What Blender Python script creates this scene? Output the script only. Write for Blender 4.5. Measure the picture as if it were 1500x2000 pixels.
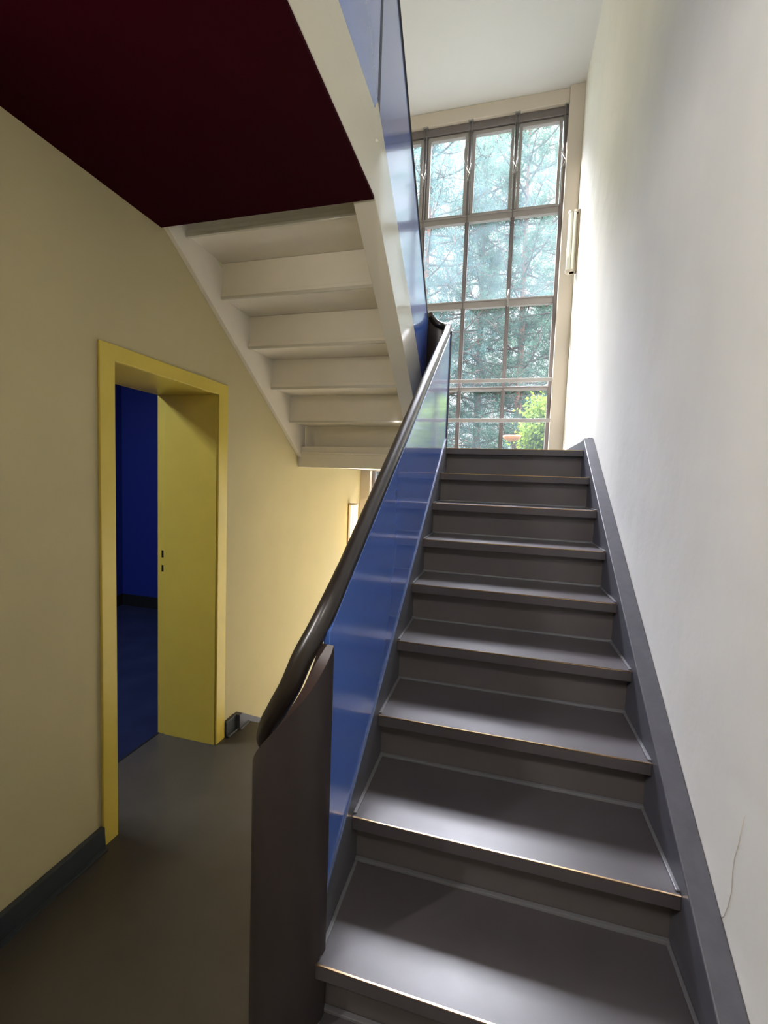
import bpy, bmesh, math, random
import numpy as np
from mathutils import Vector, Matrix
for o in list(bpy.data.objects): bpy.data.objects.remove(o)
S = bpy.context.scene; C = S.collection
PI = math.pi

# ------------------------------------------------------------------ camera
EYE = Vector((0, 0, 1.473))
yaw, pitch, roll, FPX = 0.2594, -0.0713, 0.0363, 858.38
fw = Vector((-math.sin(yaw)*math.cos(pitch), math.cos(yaw)*math.cos(pitch), math.sin(pitch)))
r0 = Vector((math.cos(yaw), math.sin(yaw), 0)); u0 = r0.cross(fw)
rt = math.cos(roll)*r0 + math.sin(roll)*u0; up = rt.cross(fw)
cam = bpy.data.cameras.new('camera'); co = bpy.data.objects.new('camera', cam); C.objects.link(co)
cam.sensor_fit = 'VERTICAL'; cam.sensor_height = 36; cam.sensor_width = 27; cam.lens = 36*FPX/2000
cam.clip_start = 0.02; cam.clip_end = 300
mw = Matrix((rt, up, -fw)).transposed().to_4x4(); mw.translation = EYE; co.matrix_world = mw
S.camera = co

# ------------------------------------------------------------------ world, sun, lights, exposure
S.view_settings.view_transform = 'Standard'; S.view_settings.look = 'None'
S.view_settings.gamma = 1; S.view_settings.use_curve_mapping = False
S.view_settings.exposure = 1.70
W = bpy.data.worlds.new('world'); S.world = W; W.use_nodes = True
nt = W.node_tree; nt.nodes.clear()
wo = nt.nodes.new('ShaderNodeOutputWorld'); bg = nt.nodes.new('ShaderNodeBackground')
tc = nt.nodes.new('ShaderNodeTexCoord'); sx = nt.nodes.new('ShaderNodeSeparateXYZ'); cr = nt.nodes.new('ShaderNodeValToRGB')
nt.links.new(tc.outputs['Generated'], sx.inputs[0]); nt.links.new(sx.outputs['Z'], cr.inputs[0])
e = cr.color_ramp.elements
e[0].position = 0.0; e[0].color = (.0270, .0287, .0300, 1)
e[1].position = 0.85; e[1].color = (.80, .86, 1.0, 1)
e2 = e.new(0.63); e2.color = (.0360, .0380, .0400, 1)
e3 = e.new(0.665); e3.color = (.84, .86, 1.0, 1)
nt.links.new(cr.outputs[0], bg.inputs[0]); bg.inputs[1].default_value = 13.0
# glow lobe added to the sky above the treetops, lighting the treads
GLOW, GDIR = 23.0, Vector((-.15, .66, .74)).normalized()
vd = nt.nodes.new('ShaderNodeVectorMath'); vd.operation = 'DOT_PRODUCT'; vd.inputs[1].default_value = GDIR
nt.links.new(tc.outputs['Generated'], vd.inputs[0])
g1 = nt.nodes.new('ShaderNodeMapRange'); g1.interpolation_type = 'SMOOTHSTEP'; g1.inputs['From Min'].default_value = .83; g1.inputs['From Max'].default_value = .93
g2 = nt.nodes.new('ShaderNodeMapRange'); g2.interpolation_type = 'SMOOTHSTEP'; g2.inputs['From Min'].default_value = .655; g2.inputs['From Max'].default_value = .70
nt.links.new(vd.outputs['Value'], g1.inputs['Value']); nt.links.new(sx.outputs['Z'], g2.inputs['Value'])
gm = nt.nodes.new('ShaderNodeMath'); gm.operation = 'MULTIPLY'; nt.links.new(g1.outputs[0], gm.inputs[0]); nt.links.new(g2.outputs[0], gm.inputs[1])
gs = nt.nodes.new('ShaderNodeMath'); gs.operation = 'MULTIPLY'; gs.inputs[1].default_value = GLOW; nt.links.new(gm.outputs[0], gs.inputs[0])
bg2 = nt.nodes.new('ShaderNodeBackground'); bg2.inputs[0].default_value = (.92, .92, 1, 1); nt.links.new(gs.outputs[0], bg2.inputs[1])
ad = nt.nodes.new('ShaderNodeAddShader'); nt.links.new(bg.outputs[0], ad.inputs[0]); nt.links.new(bg2.outputs[0], ad.inputs[1])
nt.links.new(ad.outputs[0], wo.inputs[0])
sun = bpy.data.lights.new('sun', 'SUN'); sun.energy = 6; sun.angle = math.radians(0.6); sun.color = (1, .95, .86)
so = bpy.data.objects.new('sun', sun); C.objects.link(so)
so.rotation_euler = Vector((1, -.40, -.95)).to_track_quat('-Z', 'Y').to_euler()
def portal(x0, x1, z0, z1, y):
    L = bpy.data.lights.new('window_portal', 'AREA'); L.shape = 'RECTANGLE'; L.size = x1-x0; L.size_y = z1-z0
    L.cycles.is_portal = True
    o = bpy.data.objects.new('window_portal', L); C.objects.link(o)
    o.location = ((x0+x1)/2, y, (z0+z1)/2); o.rotation_euler = (-PI/2, 0, 0)
portal(-1.34, .42, -1.3, 4.92, 4.62)

# ------------------------------------------------------------------ materials
def mat(name, col, rough=.6, metal=0, noise=None, bump=None, coat=0, spec=.5, coat_rough=.03, emit=None):
    m = bpy.data.materials.new(name); m.use_nodes = True; t = m.node_tree; b = t.nodes['Principled BSDF']
    b.inputs['Roughness'].default_value = rough; b.inputs['Metallic'].default_value = metal
    b.inputs['Base Color'].default_value = (*col, 1); b.inputs['Specular IOR Level'].default_value = spec
    if coat: b.inputs['Coat Weight'].default_value = coat; b.inputs['Coat Roughness'].default_value = coat_rough
    tcn = t.nodes.new('ShaderNodeTexCoord')
    if noise:
        scale, amt = noise[0], noise[1]; st = noise[2] if len(noise) > 2 else (1, 1, 1)
        mp = t.nodes.new('ShaderNodeMapping'); mp.inputs['Scale'].default_value = st
        t.links.new(tcn.outputs['Object'], mp.inputs[0])
        n = t.nodes.new('ShaderNodeTexNoise'); n.inputs['Scale'].default_value = scale; n.inputs['Detail'].default_value = 6
        n.inputs['Roughness'].default_value = .6
        t.links.new(mp.outputs[0], n.inputs['Vector'])
        r = t.nodes.new('ShaderNodeValToRGB'); r.color_ramp.elements[0].position = .3; r.color_ramp.elements[1].position = .7
        r.color_ramp.elements[0].color = (*[c*(1-amt) for c in col], 1)
        r.color_ramp.elements[1].color = (*[min(1, c*(1+amt)) for c in col], 1)
        t.links.new(n.outputs['Fac'], r.inputs[0]); t.links.new(r.outputs[0], b.inputs['Base Color'])
        rr = t.nodes.new('ShaderNodeMapRange'); rr.inputs['To Min'].default_value = max(0, rough-.06); rr.inputs['To Max'].default_value = rough+.06
        t.links.new(n.outputs['Fac'], rr.inputs[0]); t.links.new(rr.outputs[0], b.inputs['Roughness'])
    if bump:
        n2 = t.nodes.new('ShaderNodeTexNoise'); n2.inputs['Scale'].default_value = bump[0]; n2.inputs['Detail'].default_value = 5
        t.links.new(tcn.outputs['Object'], n2.inputs['Vector'])
        bp = t.nodes.new('ShaderNodeBump'); bp.inputs['Strength'].default_value = bump[1]; bp.inputs['Distance'].default_value = bump[2] if len(bump) > 2 else .01
        t.links.new(n2.outputs['Fac'], bp.inputs['Height']); t.links.new(bp.outputs[0], b.inputs['Normal'])
        if coat: t.links.new(bp.outputs[0], b.inputs['Coat Normal'])
    if emit:
        b.inputs['Emission Color'].default_value = (*emit[0], 1); b.inputs['Emission Strength'].default_value = emit[1]
    return m
M = {}
M['plaster_cream'] = mat('plaster_cream', (.54, .47, .258), .85, noise=(1.6, .05), bump=(3, .25, .02))
M['plaster_white'] = mat('plaster_white', (.86, .85, .78), .9, noise=(1.3, .06, (1, 1, .5)), bump=(2.2, .5, .03))
M['plaster_pier'] = mat('plaster_pier', (.60, .54, .46), .6, bump=(4, .2, .01))
M['ceiling_white'] = mat('ceiling_white', (.70, .705, .69), .7, bump=(3, .2, .01))
M['maroon'] = mat('maroon', (.026, .0010, .004), .75, spec=.03, noise=(3, .15), bump=(5, .2, .01))
M['cream_gloss'] = mat('cream_gloss', (.64, .60, .47), .35, coat=.5, coat_rough=.08, bump=(3, .12, .01))
M['cream_soffit'] = mat('cream_soffit', (.84, .78, .64), .5, noise=(4, .04), bump=(6, .15, .01))
M['yellow'] = mat('yellow', (.68, .53, .085), .32, noise=(3, .06), bump=(9, .12, .005))
M['blue_gloss'] = mat('blue_gloss', (.080, .19, .66), .22, noise=(1.5, .08), bump=(2.0, .12, .010), coat=1, coat_rough=.07)
M['trim_blue'] = mat('trim_blue', (.10, .14, .26), .35)
M['tread'] = mat('tread', (.076, .067, .072), .34, spec=.55, noise=(5, .10, (1, 1, 1)))
M['riser'] = mat('riser', (.110, .098, .098), .38, noise=(4, .08), bump=(6, .12, .004))
M['string_grey'] = mat('string_grey', (.095, .095, .112), .42, noise=(25, .12), bump=(60, .25, .002))
M['trim_grey'] = mat('trim_grey', (.15, .15, .16), .3)
M['newel_brown'] = mat('newel_brown', (.038, .030, .030), .42, noise=(4, .1), bump=(40, .1, .002))
M['newel_rim'] = mat('newel_rim', (.055, .034, .030), .4)
M['brass'] = mat('brass', (.62, .42, .24), .22, metal=1)
M['handrail'] = mat('handrail', (.016, .011, .009), .38, noise=(6, .3), coat=.3, coat_rough=.22)
M['dark_blue_edge'] = mat('dark_blue_edge', (.006, .014, .045), .4)
M['floor_lino'] = mat('floor_lino', (.068, .058, .046), .36, noise=(5, .10), bump=(180, .10, .001))
M['base_dark'] = mat('base_dark', (.045, .052, .058), .33, bump=(8, .1, .004))
M['frame_dark'] = mat('frame_dark', (.17, .15, .15), .38, metal=.3)
M['frame_mid'] = mat('frame_mid', (.33, .31, .30), .4, metal=.2)
M['steel'] = mat('steel', (.30, .29, .28), .5, metal=.6)
M['rail_grey'] = mat('rail_grey', (.42, .40, .39), .4)
M['room_blue'] = mat('room_blue', (.006, .016, .16), .5, bump=(3, .2, .01))
M['room_floor'] = mat('room_floor', (.014, .018, .05), .33, noise=(4, .2), bump=(8, .2, .004))
M['black'] = mat('black', (.006, .006, .007), .5)
M['lamp_glass_off'] = mat('lamp_glass_off', (.86, .88, .80), .18, coat=.4)
M['lamp_metal'] = mat('lamp_metal', (.32, .25, .18), .35, metal=.5)
M['lamp_cap'] = mat('lamp_cap', (.62, .56, .48), .4)
M['lamp_glass_on'] = mat('lamp_glass_on', (.9, .82, .62), .2, emit=((1, .72, .36), 1.2))
M['filament'] = mat('filament', (1, .9, .7), .2, emit=((1, .66, .30), 60))
M['bark'] = mat('bark', (.12, .075, .055), .9, noise=(6, .35, (1, 1, .3)), bump=(14, .8, .03))
M['bark_red'] = mat('bark_red', (.25, .11, .07), .9, noise=(5, .3, (1, 1, .3)), bump=(14, .8, .03))
def leaf(name, col):
    m = mat(name, col, .85, noise=(.9, .35), spec=.1)
    t = m.node_tree; b = t.nodes['Principled BSDF']; out = t.nodes['Material Output']
    tr = t.nodes.new('ShaderNodeBsdfTranslucent'); tr.inputs[0].default_value = (*[min(1, c*1.3) for c in col], 1)
    mx = t.nodes.new('ShaderNodeMixShader'); mx.inputs[0].default_value = .4
    t.links.new(b.outputs[0], mx.inputs[1]); t.links.new(tr.outputs[0], mx.inputs[2]); t.links.new(mx.outputs[0], out.inputs[0])
    return m
M['needles'] = leaf('needles', (.072, .125, .088))
M['needles_blue'] = leaf('needles_blue', (.072, .128, .115))
M['leaf_lime'] = leaf('leaf_lime', (.11, .16, .025))
M['ground'] = mat('ground', (.025, .027, .02), .9, noise=(.6, .3))
M['house_wall'] = mat('house_wall', (.12, .19, .17), .8)
M['house_roof'] = mat('house_roof', (.03, .035, .045), .7)
M['bowl_clay'] = mat('bowl_clay', (.45, .22, .11), .6)
def glass(name, dirt_haze):  # scatter veil: pane dirt plus haze and glare put into the glass
    m = bpy.data.materials.new(name); m.use_nodes = True; t = m.node_tree; t.nodes.clear()
    out = t.nodes.new('ShaderNodeOutputMaterial'); tr = t.nodes.new('ShaderNodeBsdfTransparent'); gl = t.nodes.new('ShaderNodeBsdfGlossy')
    tr.inputs[0].default_value = (.96, .96, .96, 1); gl.inputs['Roughness'].default_value = .02
    fr = t.nodes.new('ShaderNodeFresnel'); fr.inputs[0].default_value = 1.45
    mx = t.nodes.new('ShaderNodeMixShader'); ge = t.nodes.new('ShaderNodeNewGeometry'); iv = t.nodes.new('ShaderNodeMath'); iv.operation = 'SUBTRACT'; iv.inputs[0].default_value = 1
    ml = t.nodes.new('ShaderNodeMath'); ml.operation = 'MULTIPLY'; t.links.new(ge.outputs['Backfacing'], iv.inputs[1])
    t.links.new(iv.outputs[0], ml.inputs[0]); t.links.new(fr.outputs[0], ml.inputs[1]); t.links.new(ml.outputs[0], mx.inputs[0]); t.links.new(tr.outputs[0], mx.inputs[1]); t.links.new(gl.outputs[0], mx.inputs[2])
    tl = t.nodes.new('ShaderNodeBsdfTranslucent'); tl.inputs[0].default_value = (.60, .82, .90, 1)
    n = t.nodes.new('ShaderNodeTexNoise'); n.inputs['Scale'].default_value = 3; n.inputs['Detail'].default_value = 6
    tcn = t.nodes.new('ShaderNodeTexCoord'); t.links.new(tcn.outputs['Object'], n.inputs['Vector'])
    mr = t.nodes.new('ShaderNodeMapRange'); mr.inputs['From Min'].default_value = .3; mr.inputs['From Max'].default_value = .7
    mr.inputs['To Min'].default_value = dirt_haze*.4; mr.inputs['To Max'].default_value = dirt_haze
    t.links.new(n.outputs['Fac'], mr.inputs[0])
    m2 = t.nodes.new('ShaderNodeMixShader'); t.links.new(mr.outputs[0], m2.inputs[0]); t.links.new(mx.outputs[0], m2.inputs[1]); t.links.new(tl.outputs[0], m2.inputs[2])
    t.links.new(m2.outputs[0], out.inputs[0]); return m
M['glass'] = glass('glass', .012)
M['glass_dust_haze'] = glass('glass_dust_haze', .034)

# ------------------------------------------------------------------ mesh helpers
class MB:
    def __init__(s): s.v = []; s.f = []; s.mi = []; s.sm = []
    def add(s, vs, fs, mi=0, smooth=False):
        n = len(s.v); s.v += [tuple(v) for v in vs]
        for f in fs: s.f.append([i+n for i in f]); s.mi.append(mi); s.sm.append(smooth)
        return s
    def box(s, x0, x1, y0, y1, z0, z1, mi=0):
        x0, x1 = sorted((x0, x1)); y0, y1 = sorted((y0, y1)); z0, z1 = sorted((z0, z1))
        v = [(x, y, z) for x in (x0, x1) for y in (y0, y1) for z in (z0, z1)]
        return s.add(v, [(0, 1, 3, 2), (4, 6, 7, 5), (0, 4, 5, 1), (2, 3, 7, 6), (0, 2, 6, 4), (1, 5, 7, 3)], mi)
    def prism_x(s, yz, x0, x1, mi=0):       # polygon in y,z extruded along x
        n = len(yz); v = [(x0, y, z) for y, z in yz] + [(x1, y, z) for y, z in yz]
        f = [list(range(n))[::-1], list(range(n, 2*n))] + [(i, (i+1) % n, n+(i+1) % n, n+i) for i in range(n)]
        return s.add(v, f, mi)
    def tube(s, pts, rad, seg=14, ry=None, cap=True):
        pts = [Vector(p) for p in pts]; N = len(pts); vs = []
        rs = rad if isinstance(rad, (list, tuple)) else [rad]*N
        prev = None
        for i, p in enumerate(pts):
            t = (pts[min(i+1, N-1)]-pts[max(i-1, 0)]).normalized()
            if prev is None:
                a = Vector((0, 0, 1)) if abs(t.z) < .9 else Vector((1, 0, 0)); prev = (a - a.dot(t)*t).normalized()
            prev = (prev - prev.dot(t)*t).normalized(); b = t.cross(prev)
            for k in range(seg):
                a = 2*PI*k/seg; vs.append(p + rs[i]*(math.cos(a)*prev*(ry or 1) + math.sin(a)*b))
        f = [(i*seg+k, i*seg+(k+1) % seg, (i+1)*seg+(k+1) % seg, (i+1)*seg+k) for i in range(N-1) for k in range(seg)]
        s.add(vs, f, smooth=True)
        if cap: s.add(vs[:seg], [list(range(seg))[::-1]]); s.add(vs[-seg:], [list(range(seg))])
        return s
    def ribbon(s, path, zb, zt, th):        # upright sheet following path [(x,y)], per-point bottom / top z, thickness th
        n = len(path); P = [Vector((x, y, 0)) for x, y in path]; vs = []
        for i in range(n):
            t = (P[min(i+1, n-1)]-P[max(i-1, 0)]).normalized(); nn = Vector((t.y, -t.x, 0))*th/2
            for sg in (1, -1):
                q = P[i]+nn*sg; vs += [(q.x, q.y, zb[i]), (q.x, q.y, zt[i])]
        f = []
        for i in range(n-1):
            a, b = 4*i, 4*i+4
            f += [(a, b, b+1, a+1), (a+2, a+3, b+3, b+2), (a+1, b+1, b+3, a+3), (a, a+2, b+2, b)]
        s.add(vs, f, smooth=False)
        e0 = 4*(n-1); s.add(vs, [(0, 1, 3, 2), (e0, e0+2, e0+3, e0+1)])
        return s
    def build(s, name, m, parent=None, bevel=0, seg=2, smooth_angle=None):
        me = bpy.data.meshes.new(name); me.from_pydata([tuple(v) for v in s.v], [], s.f); me.validate()
        ms = m if isinstance(m, (list, tuple)) else [m]
        for q in ms: me.materials.append(q)
        bm = bmesh.new(); bm.from_mesh(me)
        if len(s.mi) == len(bm.faces):
            for fc, k, sm in zip(bm.faces, s.mi, s.sm): fc.material_index = k; fc.smooth = sm
        bmesh.ops.remove_doubles(bm, verts=bm.verts, dist=1e-5)
        bmesh.ops.recalc_face_normals(bm, faces=bm.faces)
        if smooth_angle:
            for fc in bm.faces: fc.smooth = True
            for ed in bm.edges:
                if len(ed.link_faces) == 2 and ed.calc_face_angle(0) > smooth_angle: ed.smooth = False
        bm.to_mesh(me); bm.free()
        o = bpy.data.objects.new(name, me); C.objects.link(o)
        if parent: o.parent = parent
        if bevel:
            b = o.modifiers.new('bevel', 'BEVEL'); b.width = bevel; b.segments = seg; b.limit_method = 'ANGLE'; b.angle_limit = math.radians(40)
            b.harden_normals = False
        return o
def struct(o): o['kind'] = 'structure'; return o
def tag(o, label, cat, group=None):
    o['label'] = label; o['category'] = cat
    if group: o['group'] = group
    return o
def empty(name, loc=(0, 0, 0)):
    o = bpy.data.objects.new(name, None); C.objects.link(o); o.location = loc; o.empty_display_size = .1; return o
def rel(o, root):                            # keep world-coordinate meshes when their root sits elsewhere
    o.parent = root; o.matrix_parent_inverse = Matrix.Translation(-Vector(root.location)); return o
def catmull(P, n=8):
    P = [Vector(p) for p in P]; P = [2*P[0]-P[1]]+P+[2*P[-1]-P[-2]]; out = []
    for i in range(1, len(P)-2):
        a, b, c, d = P[i-1:i+3]
        for k in range(n):
            t = k/n; out.append(.5*((2*b)+(c-a)*t+(2*a-5*b+4*c-d)*t*t+(3*b-a-3*c+d)*t**3))
    out.append(P[-2]); return out

# ------------------------------------------------------------------ dimensions
R, G, Y2 = .17, .252, .886
XL, XR, XWR, XWL = -.364, .467, .527, -1.442
def ny(k): return Y2+(k-2)*G
def nl(y): return ((y-Y2)/G+2)*R            # nosing line height
ZL = 1.7                                    # landing
ZC = 5.04
XS0 = -.594
YP, YW = 4.418, 4.512

# ------------------------------------------------------------------ setting
b = MB()
b.box(-1.81, XWL, -1.9, 1.352, -1.6, ZC).box(-1.81, XWL, 2.004, 4.62, -1.6, ZC).box(-1.81, XWL, 1.352, 2.004, 1.89, ZC).box(-1.81, XWL, 1.352, 2.004, -1.6, -.15)
struct(b.build('wall_left', M['plaster_cream']))
struct(MB().box(XWR, XWR+.3, -1.9, 4.62, -1.6, ZC).build('wall_right', M['plaster_white']))
struct(MB().box(-1.81, XWR+.3, -2.1, -1.9, -1.6, ZC).build('wall_back', M['plaster_cream']))
b = MB().box(.402, XWR, YP, 4.60, -1.6, ZC).box(XWL, -1.335, YP, 4.60, -1.6, ZC).box(-1.335, .402, YP+.03, 4.60, 4.915, ZC).box(-1.335, .402, YP+.03, 4.60, -1.6, -1.25)
struct(b.build('wall_far', M['plaster_pier'], bevel=.004))
struct(MB().box(-1.81, XWR+.3, -2.1, 4.62, ZC, ZC+.25).build('ceiling', M['ceiling_white']))
# floors
struct(MB().box(XWL, XWR, -1.9, .93, -.16, 0).box(XWL, XL-.04, .93, 2.27, -.16, 0).box(-1.81, XWL, 1.352, 2.004, -.15, 0).build('floor', M['floor_lino']))
struct(MB().box(XWL, XWR, 2.27, 4.6, -1.75, -1.6).build('floor', M['floor_lino']))
b = MB().box(-.40, XWR, 2.902+.0725, 4.405, ZL-.13, ZL).box(XWL, -.40, 2.955, 4.405, ZL-.13, ZL)
struct(b.build('floor', M['floor_lino']))
struct(MB().box(XWL, -.40, 2.945, 2.995, 1.55, ZL).box(XWL, -.40, 2.925, 2.945, 1.645, 1.66).box(XWL+.02, -.6, 2.99, 3.01, 1.55, 1.685).build('trim_1', M['cream_soffit'], bevel=.003))
# upper floor slab: maroon soffit with cream fascia
struct(MB().box(XWL, -.509, -1.9, 1.612, 2.50, 2.512).build('ceiling', M['maroon']))
struct(MB().box(XWL, XS0, -1.9, 1.61, 2.512, 2.72).build('floor', M['floor_lino']))
# baseboards
def baseboard(name, y0, y1, x=XWL, sgn=1, z=0):
    b = MB().box(x, x+sgn*.022, y0, y1, z, z+.088).box(x+sgn*.022, x+sgn*.038, y0, y1, z, z+.010)
    return struct(b.build(name, M['base_dark'], bevel=.0025))
baseboard('baseboard_left', -1.9, 1.296); baseboard('baseboard_left', 2.078, 2.172)
baseboard('baseboard_right', -1.9, .34, XWR, -1)
b = MB().box(XWR-.025, XWR, 2.985, YP, ZL, ZL+.085)
struct(b.build('baseboard_right', M['string_grey'], bevel=.002))

# blue room beyond the doorway
b = MB().box(-4.1, -1.81, 3.9, 4.0, 0, 2.9).box(-4.1, -4.0, -.5, 3.9, 0, 2.9).box(-4.1, -1.81, -.6, -.5, 0, 2.9)
struct(b.build('wall_blue_room', M['room_blue']))
struct(MB().box(-4.1, -1.81, -.6, 4.0, -.15, -.001).build('floor', M['room_floor']))
struct(MB().box(-4.1, -1.81, -.6, 4.0, 2.9, 3.0).build('ceiling', M['room_blue']))
struct(MB().box(-4.0, -1.81, 3.88, 3.9, 0, .12).box(-4.0, -3.98, -.5, 3.9, 0, .12).build('baseboard_blue_room', M['black']))

# door frame
d = struct(empty('door_1', (-1.6, 1.68, 0)))
xo, xi = XWL+.012, -1.80
b = MB()
b.prism_x([(1.300, 0), (1.366, 0), (1.366, 1.884), (2.000, 1.884), (2.000, 0), (2.076, 0), (2.076, 1.945), (1.300, 1.945)], xo-.011, xo)
rel(b.build('door_casing', M['yellow'], bevel=.0025), d)
b = MB()
for x0_, x1_, y0_, y1_, z_ in ((-1.765, xo-.0115, 1.366, 1.996, 1.884), (xi-.012, -1.7652, 1.360, 1.9995, 1.887)):
    b.box(x0_, x1_, 1.3525, y0_, 0, z_).box(x0_, x1_, y1_, 2.0035, 0, z_).box(x0_, x1_, 1.3525, 2.0035, z_, 1.8895)
rel(b.build('door_lining', M['yellow'], bevel=.0015), d)
for z0, z1 in ((1.008, 1.048), (.929, .966)):
    rel(MB().box(-1.786, -1.774, 1.9985, 2.002, z0, z1).build('strike_hole', M['black']), d)
rel(MB().box(-1.812, -1.80, 1.352, 2.004, -.01, .002).build('threshold', M['black']), d)

# ------------------------------------------------------------------ window
w = struct(empty('window_1', (-.46, YW, 1.8)))
MX = [-1.318, -.900, -.467, -.040, .385]
TZ = [4.885, 4.042, 3.228, 2.410, 1.59, .77, -.05, -.87, -1.24]
rel(MB().box(-1.335, MX[0]+.012, YW-.02, YW+.05, -1.25, 4.915).box(MX[4]-.014, .402, YW-.02, YW+.05, -1.25, 4.915)
    .box(-1.335, .402, YW-.03, YW+.05, 4.845, 4.915).box(-1.335, .402, YW-.02, YW+.05, -1.25, -1.22).build('window_frame', M['frame_dark'], bevel=.003), w)
for i in (1, 2, 3):
    x = MX[i]
    b = MB().box(x-.019, x+.019, YW, YW+.045, -1.25, 4.86).box(x-.006, x+.006, YW-.022, YW, -1.25, 4.86)
    rel(b.build('mullion', M['frame_dark'], bevel=.002), w)
for j in range(1, 8):
    z = TZ[j]; h = (.030, .033, .018)[min(j-1, 2)]
    b = MB().box(-1.31, .38, YW-.004, YW+.042, z-h, z+h).box(-1.31, .38, YW-.018, YW-.004, z+h-.012, z+h)
    rel(b.build('transom', M['frame_mid'], bevel=.002), w)
for i in range(4):
    x0, x1 = MX[i]+.019, MX[i+1]-.019
    # top-row opening sash with its pane
    z0, z1 = TZ[1]+.034, 4.842
    s = MB().box(x0+.004, x0+.030, YW-.012, YW+.03, z0, z1).box(x1-.030, x1-.004, YW-.012, YW+.03, z0, z1)
    s.box(x0+.03, x1-.03, YW-.012, YW+.03, z1-.036, z1).box(x0+.03, x1-.03, YW-.012, YW+.03, z0, z0+.012)
    sash = rel(s.build('sash', M['frame_mid'], bevel=.002), w)
    g = MB().box(x0+.025, x1-.025, YW+.006, YW+.010, z0+.008, z1-.03).build('pane', M['glass_dust_haze']); g.parent = sash
    for j in range(1, 8):
        h = .03 if j < 3 else .016
        zt, zb = TZ[j]-h+.004, TZ[j+1]+.014
        rel(MB().box(x0-.004, x1+.004, YW+.016, YW+.020, zb, zt).build('pane', M['glass_dust_haze'] if j < 2 else M['glass']), w)
# opening gear on the mullions of the top row: paired rods, scissor link and pull
for i in range(1, 5):
    x = MX[i] if i < 4 else MX[4]+.004
    b = MB()
    for dx in (-.014, .014):
        b.tube([(x+dx, YW-.055, 4.06), (x+dx, YW-.055, 4.93)], .0042, 8)
        b.tube([(x+dx, YW-.055, 4.90), (x+dx, YW-.055, 4.935)], .009, 10)
    b.box(x-.024, x+.024, YW-.062, YW-.03, 4.905, 4.925)
    rel(b.build('opener_rod', M['steel']), w)
    b = MB()
    b.box(x-.022, x+.022, YW-.066, YW-.045, 4.47, 4.482).box(x-.022, x+.022, YW-.066, YW-.045, 4.37, 4.382)
    b.tube([(x-.02, YW-.065, 4.48), (x+.012, YW-.075, 4.42), (x-.014, YW-.07, 4.36)], .005, 8)
    b.tube([(x+.018, YW-.06, 4.52), (x+.012, YW-.08, 4.45), (x+.018, YW-.07, 4.38)], .005, 8)
    rel(b.build('opener_link', M['steel']), w)
    b = MB().tube(catmull([(x-.028, YW-.05, 4.74), (x-.046, YW-.055, 4.66), (x-.044, YW-.05, 4.56), (x-.02, YW-.05, 4.50)], 5), .0032, 6)
    rel(b.build('opener_cord', M['steel']), w)
x = MX[3]
rel(MB().box(x-.012, x+.012, YW-.04, YW-.018, 3.20, 3.31).tube([(x+.004, YW-.045, 3.33), (x-.006, YW-.055, 3.26), (x+.003, YW-.045, 3.17)], .006, 8).build('window_catch', M['steel']), w)
# guard rails across the window above the landing
for z, lab in ((2.47, 'upper grey guard rail bar crossing the tall window above the landing'), (2.093, 'lower grey guard rail bar crossing the tall window just above the landing')):
    o = MB().box(-1.335, .402, YP+.003, YP+.023, z-.017, z+.017).build('guard_rail', M['rail_grey'], bevel=.003)
    tag(o, lab, 'guard rail')

# ------------------------------------------------------------------ staircase, lower flight
st = tag(empty('staircase', (0, .6, 0)), 'dark grey stair flight with brass-edged treads climbing to the window landing', 'staircase')
TH = .038
for k in range(1, 11):
    y = ny(k); z = k*R
    last = k == 10
    y1 = y+.06 if last else ny(k+1)+.055
    t = MB().box(XL, XR, y, y1, z-TH, z).build('tread', M['tread'], bevel=.003)
    rel(t, st)
    nb = MB().box(XL+.002, XR-.002, y-.0012, y+.0030, z-.0022, z+.0008).build('nosing_strip', M['brass']); nb.parent = t
    if not last:
        eb = MB().box(XL, XL+.010, y+.012, y1-.014, z, z+.005).box(XR-.010, XR, y+.012, y1-.014, z, z+.005).box(XL, XR, y1-.014, y1-.001, z, z+.008)
        eb = eb.build('edge_trim', M['trim_grey'], bevel=.0015); eb.parent = t
    rz0 = (k-1)*R
    rel(MB().box(XL, XR, y+.055, y+.072, rz0, z-TH+.001).build('riser', M['riser']), st)
def string_profile(dz, y0, y1, db=-.24):
    return [(y0, max(0, nl(y0)+db)), (y0, nl(y0)+dz), (y1, nl(y1)+dz), (y1, nl(y1)+db)]
dz = .052
yt = 2.95
pr = [(.40, 0), (.40, nl(.40)+dz), (yt, nl(yt)+dz), (yt+.04, nl(yt)+dz), (yt+.04, ZL-.25), (1.3, 0.31), (.80, 0)]
pr = [(.40, 0), (.40, nl(.40)+dz), (yt, nl(yt)+dz-.008), (yt+.035, nl(yt)+dz-.008), (yt+.035, ZL-.30), (2.93, ZL-.30), (2.93, nl(2.93)-.26), (.80, 0)]
rel(MB().prism_x(pr, XR, XWR-.001).build('wall_string', M['string_grey'], bevel=.004), st)
dzl = .088
pl = [(.935, 0), (.935, nl(.935)+dzl), (2.885, nl(2.885)+dzl), (2.885, ZL), (2.958, ZL), (2.958, ZL-.34), (2.85, nl(2.85)-.26), (.94, 0)]
rel(MB().prism_x(pl, XL-.030, XL).build('outer_string', M['string_grey'], bevel=.003), st)

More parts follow.
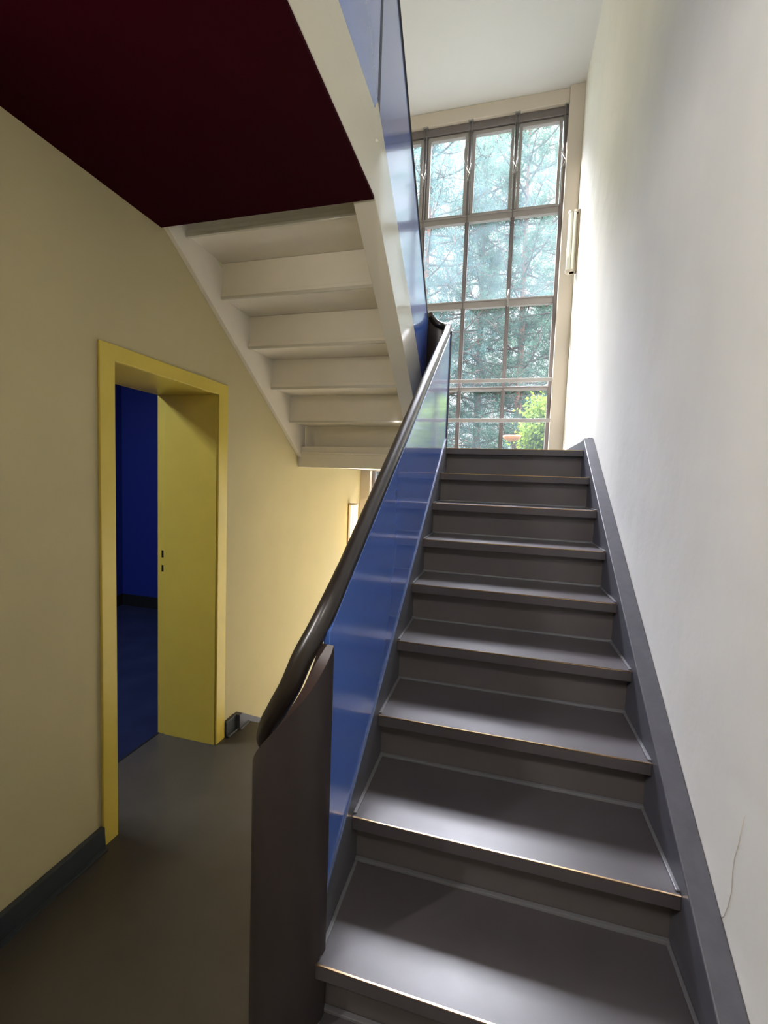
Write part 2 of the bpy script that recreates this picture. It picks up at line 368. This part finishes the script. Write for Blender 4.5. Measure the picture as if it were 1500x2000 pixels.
# ------------------------------------------------------------------ balustrade of the lower flight
bal = tag(empty('stair_balustrade', (-.38, .93, 0)), 'glossy blue sheet balustrade beside the grey stairs, curved brown newel at its foot', 'balustrade')
def ptop(y): return nl(y)+.748
pp = [(.932, nl(.932)+dzl-.01), (.932, ptop(.932)), (2.872, ptop(2.872)-.01), (2.872, nl(2.872)+dzl-.01)]
rel(MB().prism_x(pp, XL-.018, XL-.002).build('panel', M['blue_gloss'], bevel=.002), bal)
pe = [(.932, nl(.932)+dzl-.012), (.932, nl(.932)+dzl-.002), (2.872, nl(2.872)+dzl-.002), (2.872, nl(2.872)+dzl-.012)]
rel(MB().prism_x(pe, XL-.002, XL+.003).build('panel_trim', M['trim_blue']), bal)
rel(MB().box(XL-.022, XL-.0015, 2.872, 2.878, nl(2.872)+dzl, ptop(2.872)).build('end_edge', M['dark_blue_edge']), bal)
# dark fin carrying the rail
pf = [(.98, ptop(.98)-.004), (.98, ptop(.98)+.02), (2.86, ptop(2.86)+.02), (2.86, ptop(2.86)-.004)]
rel(MB().prism_x(pf, XL-.016, XL-.004).build('rail_fin', M['dark_blue_edge']), bal)
# newel: sheet bent through a half circle towards the camera
cx, cy, rr = -.447, .925, .088
path = [(cx+rr, 1.0)]; zt = [1.105]
ang = [i*PI/20 for i in range(21)]
def ztop(f):                                 # top edge as it turns from the stair side (f=0) to the hall side (f=1)
    K = [(0, 1.09), (.12, 1.052), (.25, 1.005), (.4, .958), (.55, .905), (.7, .852), (.82, .808), (.92, .775), (1, .755)]
    for (a, za), (c_, zc_) in zip(K, K[1:]):
        if a <= f <= c_: return za+(zc_-za)*(f-a)/(c_-a)
    return K[-1][1]
path = []; zt = []
for i, a in enumerate(ang):
    path.append((cx+rr*math.cos(a), cy-rr*math.sin(a))); zt.append(ztop(i/20))
for y in (.98, 1.05, 1.3, 2.0, 2.2): path.append((cx-rr, y)); zt.append(.752)
nw = MB().ribbon(path, [0.0]*len(path), zt, .014)
rel(nw.build('newel_sheet', M['newel_brown'], smooth_angle=.5), bal)
ra = [(cx+(rr-.0115)*math.cos(a), cy-(rr-.0115)*math.sin(a)) for a in ang]; rzt = [ztop(i/20)+.002 for i in range(21)]
rel(MB().ribbon(ra, [q-.012 for q in rzt], rzt, .036).build('rim', M['newel_rim'], smooth_angle=.5), bal)
# turn at the landing
cx2, cy2, r2 = -.443, 2.880, .079
path = []; zt = []; zb = []
for i in range(21):
    a = i*PI/20; path.append((cx2+r2*math.cos(a), cy2+r2*math.sin(a)))
    f = i/20; zt.append(2.440+.085*f+.018*math.sin(f*PI)); zb.append(1.58)
tn = MB().ribbon(path, zb, zt, .010)
rel(tn.build('turn_sheet', M['newel_brown'], smooth_angle=.5), bal)
RX = -.380
def rz(y): return nl(y)+.785
hp = [(-.528, 2.30, .68), (-.528, 2.05, .74), (-.528, 1.6, .755), (-.528, 1.2, .757), (-.530, 1.04, .765), (-.526, .945, .818), (-.501, .905, .885), (-.468, .887, .946), (-.440, .888, 1.002),
      (-.420, .903, 1.062), (-.400, .930, 1.115), (-.385, .965, 1.168), (RX, 1.01, rz(1.01))]
hp += [(RX, y, rz(y)) for y in (1.1, 1.5, 2.0, 2.5)] + [(RX, 2.78, rz(2.78)-.005), (-.381, 2.86, 2.464), (-.392, 2.912, 2.479), (-.420, 2.942, 2.493), (-.457, 2.948, 2.507), (-.490, 2.932, 2.529), (-.512, 2.892, 2.553)]
rail_pts = catmull(hp, 7)
rr_ = [.0215+.0045*max(0, 1-abs(p.y-.91)/.16) for p in rail_pts]
rel(MB().tube(rail_pts, rr_, 20).build('handrail', M['handrail']), bal)

# ------------------------------------------------------------------ upper flight
uf = tag(empty('staircase', (-1, 3.0, ZL)), 'cream-painted stair flight seen from beneath, rising from the landing to the maroon floor', 'staircase')
def u2(y): return 2.508-(y-1.62)*.672       # underside line
XS = -.594
for j in range(-1, 5):
    yr = 1.997+.2528*j; zb = 2.363-.17*j
    z1 = zb+.17-.006
    rel(MB().box(XWL+.02, XS, yr, yr+.016, zb-.002, z1+.004).build('riser', M['cream_soffit']), uf)
    if j < 4:
        t = MB().box(XWL+.02, XS, yr-.012, yr+.2528+.03, zb, zb+.02)
        t = rel(t.build('tread', M['cream_soffit'], bevel=.002), uf)
        l = MB().box(XWL+.03, XS-.004, yr-.016, yr-.002, zb-.012, zb+.002).build('angle_strip', M['cream_gloss'], bevel=.001); rel(l, uf)
ub = [(1.61, u2(1.61)), (1.61, 2.72), (3.0, u2(3.0)+.36), (3.0, 1.56), (2.955, 1.56), (2.955, u2(2.955))]
rel(MB().prism_x(ub, XWL+.001, XWL+.026).build('wall_string', M['cream_soffit'], bevel=.002), uf)
# outer string with set-back upper band
def u2s(y, h): return u2(y)+h
def ostring(x_out, h0, h1, x_in=XS):
    return [(1.60, u2(1.62)+h0), (1.62, u2(1.62)+h0), (2.90, u2(2.90)+h0), (2.90, u2(2.90)+h1), (1.70, u2(1.70)+h1), (1.60, u2(1.62)+h1)]
v = MB()
sec = [(XS, 0), (-.507, 0), (-.507, .215), (-.5125, .221), (-.5145, .345), (-.535, .347), (XS, .347)]
ys = [(-1.89, 0), (1.61, 0), (1.64, None), (2.0, None), (2.4, None), (2.93, None)]
rings = []
for y, k in ys:
    base = 2.512 if k is not None else u2(y)
    rings.append([(x, y+(0 if k is None else 0), base+h*(.87 if k is not None else 1.06)) for x, h in sec])
n = len(sec); vs = [p for r_ in rings for p in r_]
fs = [(i*n+a, i*n+(a+1) % n, (i+1)*n+(a+1) % n, (i+1)*n+a) for i in range(len(rings)-1) for a in range(n)]
fs += [list(range(n))[::-1], list(range(len(vs)-n, len(vs)))]
rel(v.add(vs, fs).build('outer_string', M['cream_gloss'], bevel=.004, seg=3), uf)
# parapets
ub_ = tag(empty('upper_balustrade', (-.52, 2.2, 2.2)), 'glossy blue sheet balustrade rising along the upper cream stair string', 'balustrade')
TP = [(2.885, 2.515), (2.80, 2.565), (1.665, 3.635)]
pg = [(2.885, u2(2.885)+.33), (2.885, 2.515), (2.80, 2.575), (1.668, 3.64), (1.668, u2(1.668)+.31)]
rel(MB().prism_x(pg, -.526, -.517).build('panel', M['blue_gloss'], bevel=.0008), ub_)
hp2 = [(-.524, 2.875, 2.535), (-.522, 2.80, 2.583), (-.522, 2.4, 2.959), (-.522, 1.9, 3.428), (-.522, 1.68, 3.636)]
rel(MB().tube(catmull(hp2, 6), .011, 12).build('handrail', M['handrail']), ub_)
gb = tag(empty('floor_balustrade', (-.52, 1.6, 2.8)), 'pale glossy blue guard panel standing on the edge of the upper floor', 'balustrade')
rel(MB().box(-.528, -.517, -1.89, 1.645, 2.79, 3.64).build('panel', M['blue_gloss'], bevel=.0008), gb)
rel(MB().box(-.540, -.5162, 1.646, 1.672, 2.79, 3.64).build('joint_post', M['dark_blue_edge']), gb)
rel(MB().tube([(-.527, -1.9, 3.66), (-.527, 1.66, 3.66)], .024, 14).build('handrail', M['handrail']), gb)

# ------------------------------------------------------------------ flight going down beside the door
df = tag(empty('staircase', (-1, 2.3, 0)), 'stair flight dropping away behind the brown newel below the lit wall lamp', 'staircase')
for k in range(0, 8):
    y = 2.27+k*.2525; z = -k*R
    if k: rel(MB().box(XWL+.045, XL-.10, y-.2525-.0, y+.02, z-TH, z).build('tread', M['tread'], bevel=.003), df)
    rel(MB().box(XWL+.045, XL-.10, y-.018, y-.001, z-R, z-TH+.001).build('riser', M['riser']), df)
dn = lambda y: .085-(y-2.20)*.673
rel(MB().prism_x([(2.172, 0.0), (2.172, .086), (2.20, .086), (4.2, dn(4.2)), (4.2, dn(4.2)-.33), (2.25, -.28), (2.25, 0.0)], XWL+.001, XWL+.045).build('wall_string', M['string_grey'], bevel=.003), df)
rel(MB().box(XWL+.045, XWL+.056, 2.172, 2.262, 0, .008).build('edge_trim', M['trim_grey']), df)
rel(MB().prism_x([(2.2, 0.0), (2.2, .086), (4.2, dn(4.2)), (4.2, dn(4.2)-.33), (2.25, -.28)], XL-.13, XL-.10).build('outer_string', M['string_grey'], bevel=.003), df)

# ------------------------------------------------------------------ wall lamps
def lamp(x, y, z0, z1, sgn, on, label):
    L = tag(empty('wall_lamp', (x, y, z0)), label, 'wall lamp')
    rel(MB().box(x, x+sgn*.014, y-.03, y+.03, z0-.004, z1+.004).build('backplate', M['lamp_metal'], bevel=.003), L)
    cxx = x+sgn*.056
    body = MB().tube([(cxx, y, z0+.012), (cxx, y, z1-.012)], .034, 24, cap=True)
    gl = rel(body.build('glass_tube', M['lamp_glass_on'] if on else M['lamp_glass_off'], smooth_angle=.8), L)
    for za, zb_ in ((z0-.004, z0+.014), (z1-.014, z1+.004)):
        q = MB().tube([(cxx, y, za), (cxx, y, zb_)], .038, 24).box(min(x, cxx), max(x, cxx), y-.02, y+.02, za, zb_)
        rel(q.build('end_cap', M['lamp_cap'], smooth_angle=.8), L)
    rel(MB().box(cxx-sgn*.002-.002, cxx-sgn*.002+.002, y-.0365, y-.033, z0+.014, z1-.014).build('seam_strip', M['lamp_metal']), L)
    return L
lamp(XWR, 4.27, 3.355, 3.865, -1, False, 'unlit tubular white wall lamp on the pale right wall beside the tall window')
lamp(XWL, 4.08, .70, 1.237, 1, True, 'glowing tubular wall lamp low on the yellowish left wall beyond the handrail')
pl_ = bpy.data.lights.new('lamp_or_fill_light', 'AREA'); pl_.shape = 'RECTANGLE'; pl_.size = .42; pl_.size_y = .05; pl_.energy = 36; pl_.color = (1, .82, .55)
po = bpy.data.objects.new('lamp_or_fill_light', pl_); C.objects.link(po); po.location = (XWL+.097, 4.08, .96); po.rotation_euler = (0, -PI/2, 0)

# plaster crack on the right wall
cr_ = MB().tube([(XWR, 1.096, .518), (XWR, 1.083, .535), (XWR, 1.071, .571), (XWR, 1.063, .614), (XWR, 1.066, .66), (XWR, 1.064, .691), (XWR, 1.055, .725), (XWR, 1.045, .80)], .0011, 6)
o = struct(cr_.build('trim_2', M['plaster_pier'])); 

# added unseen fill lamp on the left wall, brightening the flight and right wall
lamp(XWL, -.10, 1.95, 2.40, 1, True, 'added glowing tubular fill lamp on the cream left wall beside the viewer')
hall_fill = bpy.data.lights.new('lamp_or_fill_light', 'AREA'); hall_fill.shape = 'RECTANGLE'; hall_fill.size = .40; hall_fill.size_y = .06; hall_fill.energy = 9; hall_fill.specular_factor = .05; hall_fill.color = (1, .95, .92)
so_ = bpy.data.objects.new('lamp_or_fill_light', hall_fill); C.objects.link(so_); so_.location = (XWL+.10, -.10, 2.175); so_.rotation_euler = (0, -PI/2, 0)

# another added fill lamp, unseen, high on the back wall of the open stairwell
LB = lamp(-.097, -1.90, 3.75, 4.20, 1, True, 'added glowing tubular fill lamp high on the back wall of the stairwell'); LB.rotation_euler.z = PI/2
back_fill = bpy.data.lights.new('lamp_or_fill_light', 'AREA'); back_fill.shape = 'RECTANGLE'; back_fill.size = .05; back_fill.size_y = .40; back_fill.energy = 14; back_fill.specular_factor = .05; back_fill.color = (1, .96, .90)
suo = bpy.data.objects.new('lamp_or_fill_light', back_fill); C.objects.link(suo); suo.location = (-.097, -1.80, 3.975); suo.rotation_euler = (PI/2, 0, 0)

# added fill light for the blue room, standing in for an unseen source
bl = bpy.data.lights.new('blue_room_fill', 'AREA'); bl.size = .5; bl.energy = 20; bl.color = (.75, .85, 1)
bo = bpy.data.objects.new('blue_room_fill', bl); C.objects.link(bo); bo.location = (-3.1, 1.2, 2.85)

# ------------------------------------------------------------------ outdoors
GZ = -3.0
struct(MB().box(-60, 60, 4.8, 90, GZ-.3, GZ).build('ground', M['ground']))
def pine(x, y, H, seed, blue, label, base=.30, rad=3.4, trunk=.17, lean=0.0, dens=1.0, k=1.55):
    x, y, rad, trunk = x*k, y*k, rad*k, trunk*k; H = (H+GZ-1.8)*k*.965+1.8-GZ; base *= .85
    rnd = random.Random(seed); rn = np.random.default_rng(seed)
    root = tag(empty('pine_tree', (x, y, GZ)), label, 'tree', None)
    def tx(t): return (x+lean*t*t+.12*math.sin(3*t+seed), y+.1*math.sin(2.3*t+seed*2), GZ+H*t)
    tp = [tx(i/14) for i in range(15)]
    rel(MB().tube(tp, [trunk*(1-.85*i/14) for i in range(15)], 10).build('trunk', M['bark_red'], smooth_angle=1.2), root)
    bb = MB(); tips = []
    nb = int(H*6.5/k)
    for i in range(nb):
        t = base+(1-base)*(i+rnd.random())/nb; o0 = Vector(tx(min(t, 1))); a = i*2.4+rnd.uniform(-.4, .4)
        Lb = rad*(1.0-((t-base)/(1-base))**2.2*.60)*rnd.uniform(.55, 1.05)
        dirv = Vector((math.cos(a), math.sin(a), rnd.uniform(.02, .35)))
        p1 = o0+dirv*Lb*.5+Vector((0, 0, -.05*Lb)); p2 = o0+dirv*Lb+Vector((0, 0, .08*Lb))
        cp = catmull([o0, p1, p2], 4); bb.tube(cp, [trunk*.22*(1-.8*q/(len(cp)-1)) for q in range(len(cp))], 5, cap=False)
        for q in range(int(5*Lb/k)+3):
            f = rnd.uniform(.3, 1.0); c0 = cp[min(len(cp)-1, int(f*(len(cp)-1)))]
            e1 = c0+Vector((rnd.gauss(0, .33), rnd.gauss(0, .33), rnd.gauss(.08, .22)))*min(1.2*k, Lb*.5)
            bb.tube([c0, (c0+e1)/2+Vector((0, 0, .03)), e1], [.012*k, .009*k, .005*k], 4, cap=False)
            for s_ in range(3): tips.append(c0+(e1-c0)*rnd.uniform(.4, 1.15)+k*Vector((rnd.gauss(0, .12), rnd.gauss(0, .12), rnd.gauss(0, .09))))
    rel(bb.build('branches', M['bark']), root)
    T = np.array([list(t) for t in tips]); K = int(15*dens)
    T = np.repeat(T, K, 0); N = len(T)
    dr = rn.normal(size=(N, 3)); dr[:, 2] += .35; dr /= np.linalg.norm(dr, axis=1)[:, None]
    ln = k*rn.uniform(.10, .20, (N, 1)); st_ = T+k*rn.normal(scale=.05, size=(N, 3)); en = st_+dr*ln
    sd = np.cross(dr, rn.normal(size=(N, 3))); sd /= np.linalg.norm(sd, axis=1)[:, None]; sd *= .010*k
    V = np.empty((N*3, 3)); V[0::3] = st_-sd; V[1::3] = st_+sd; V[2::3] = en
    me = bpy.data.meshes.new('foliage'); me.vertices.add(N*3); me.vertices.foreach_set('co', V.ravel())
    me.loops.add(N*3); me.loops.foreach_set('vertex_index', np.arange(N*3, dtype=np.int32))
    me.polygons.add(N); me.polygons.foreach_set('loop_start', np.arange(0, N*3, 3, dtype=np.int32)); me.update(calc_edges=True)
    me.materials.append(M['needles_blue' if blue else 'needles'])
    fo = bpy.data.objects.new('foliage', me); C.objects.link(fo); rel(fo, root)
    return root
pine(.30, 15.0, 16.8, 1, False, 'tall reddish-trunked pine behind the right column of window panes', base=.30, rad=2.6)
pine(-.95, 15.6, 16.4, 2, False, 'reddish-trunked pine behind the middle column of window panes', base=.30, rad=2.6)
pine(-2.6, 14.2, 16.0, 3, True, 'blue-green pine filling the left window panes beside the blue balustrade', base=.25, rad=3.0)
pine(-4.6, 16.5, 17.5, 5, True, 'pine farthest left outside, mostly hidden by the upper balustrade', base=.2, rad=3.2)
pine(2.3, 18.0, 18.5, 7, False, 'pine standing farthest right outside, its branches at the window edge', base=.2, rad=3.0)

# leafy lime-green shrub, house and bowl low in the right-hand panes
def leafy(x, y, z0, h, r_, seed, label):
    rn = np.random.default_rng(seed); root = tag(empty('leafy_tree', (x, y, GZ)), label, 'tree')
    rel(MB().tube([(x, y, GZ), (x+.1, y, GZ+2), (x, y, z0+h*.6)], [.09, .07, .03], 8).build('trunk', M['bark']), root)
    N = 5200; ctr = rn.normal(size=(60, 3))*np.array([r_*.5, r_*.5, h*.28])+np.array([x, y, z0+h*.5])
    P = ctr[rn.integers(0, 60, N)]+rn.normal(scale=.16, size=(N, 3))
    d1 = rn.normal(size=(N, 3)); d1 /= np.linalg.norm(d1, axis=1)[:, None]; d2 = np.cross(d1, rn.normal(size=(N, 3))); d2 /= np.linalg.norm(d2, axis=1)[:, None]
    V = np.empty((N*4, 3)); V[0::4] = P-d1*.06; V[1::4] = P-d2*.035; V[2::4] = P+d1*.06; V[3::4] = P+d2*.035
    me = bpy.data.meshes.new('foliage'); me.vertices.add(N*4); me.vertices.foreach_set('co', V.ravel()); me.loops.add(N*4)
    me.loops.foreach_set('vertex_index', np.arange(N*4, dtype=np.int32)); me.polygons.add(N); me.polygons.foreach_set('loop_start', np.arange(0, N*4, 4, dtype=np.int32)); me.update(calc_edges=True)
    me.materials.append(M['leaf_lime']); fo = bpy.data.objects.new('foliage', me); C.objects.link(fo); rel(fo, root)
leafy(1.05, 13.2, 2.3, 1.4, .55, 11, 'lime-green leafy treetop in the lowest right window pane')
h = tag(empty('house', (1.1, 34, GZ)), 'pale turquoise house with dark roof showing behind the lime-green leaves', 'house')
rel(MB().box(.5, 6, 34, 42, GZ, 5.6).build('house_wall', M['house_wall']), h)
rel(MB().prism_x([(33.5, 5.5), (38, 7.6), (42.5, 5.5), (38, 7.3)], .3, 6.3).build('roof', M['house_roof']), h)
bw = MB(); rings = []
for i in range(9):
    a = i/8*PI/2; rings.append((.185*math.cos(a), -.12*math.sin(a)))
n = 24; cxx, cyy, czz = .145, 9.6, 2.50
vs = [(cxx+max(r_, .001)*math.cos(2*PI*k/n), cyy+max(r_, .001)*math.sin(2*PI*k/n), czz+z_) for r_, z_ in rings for k in range(n)]
vs += [(cxx+.172*math.cos(2*PI*k/n), cyy+.172*math.sin(2*PI*k/n), czz-.01) for k in range(n)]
fs = [(i*n+k, i*n+(k+1) % n, (i+1)*n+(k+1) % n, (i+1)*n+k) for i in range(8) for k in range(n)] + [[9*n+k for k in range(n)]]
fs += [(k, 9*n+k, 9*n+(k+1) % n, (k+1) % n) for k in range(n)]
bw.add(vs, fs, smooth=True)
bt = tag(empty('shallow_bowl', (cxx, cyy, GZ)), 'orange-tan shallow bowl among the pine branches, low in the window', 'bowl')
rel(bw.build('bowl', M['bowl_clay']), bt)
rel(MB().tube([(cxx, cyy, GZ), (cxx, cyy, czz-.118)], .008, 8).build('post', M['bark']), bt)
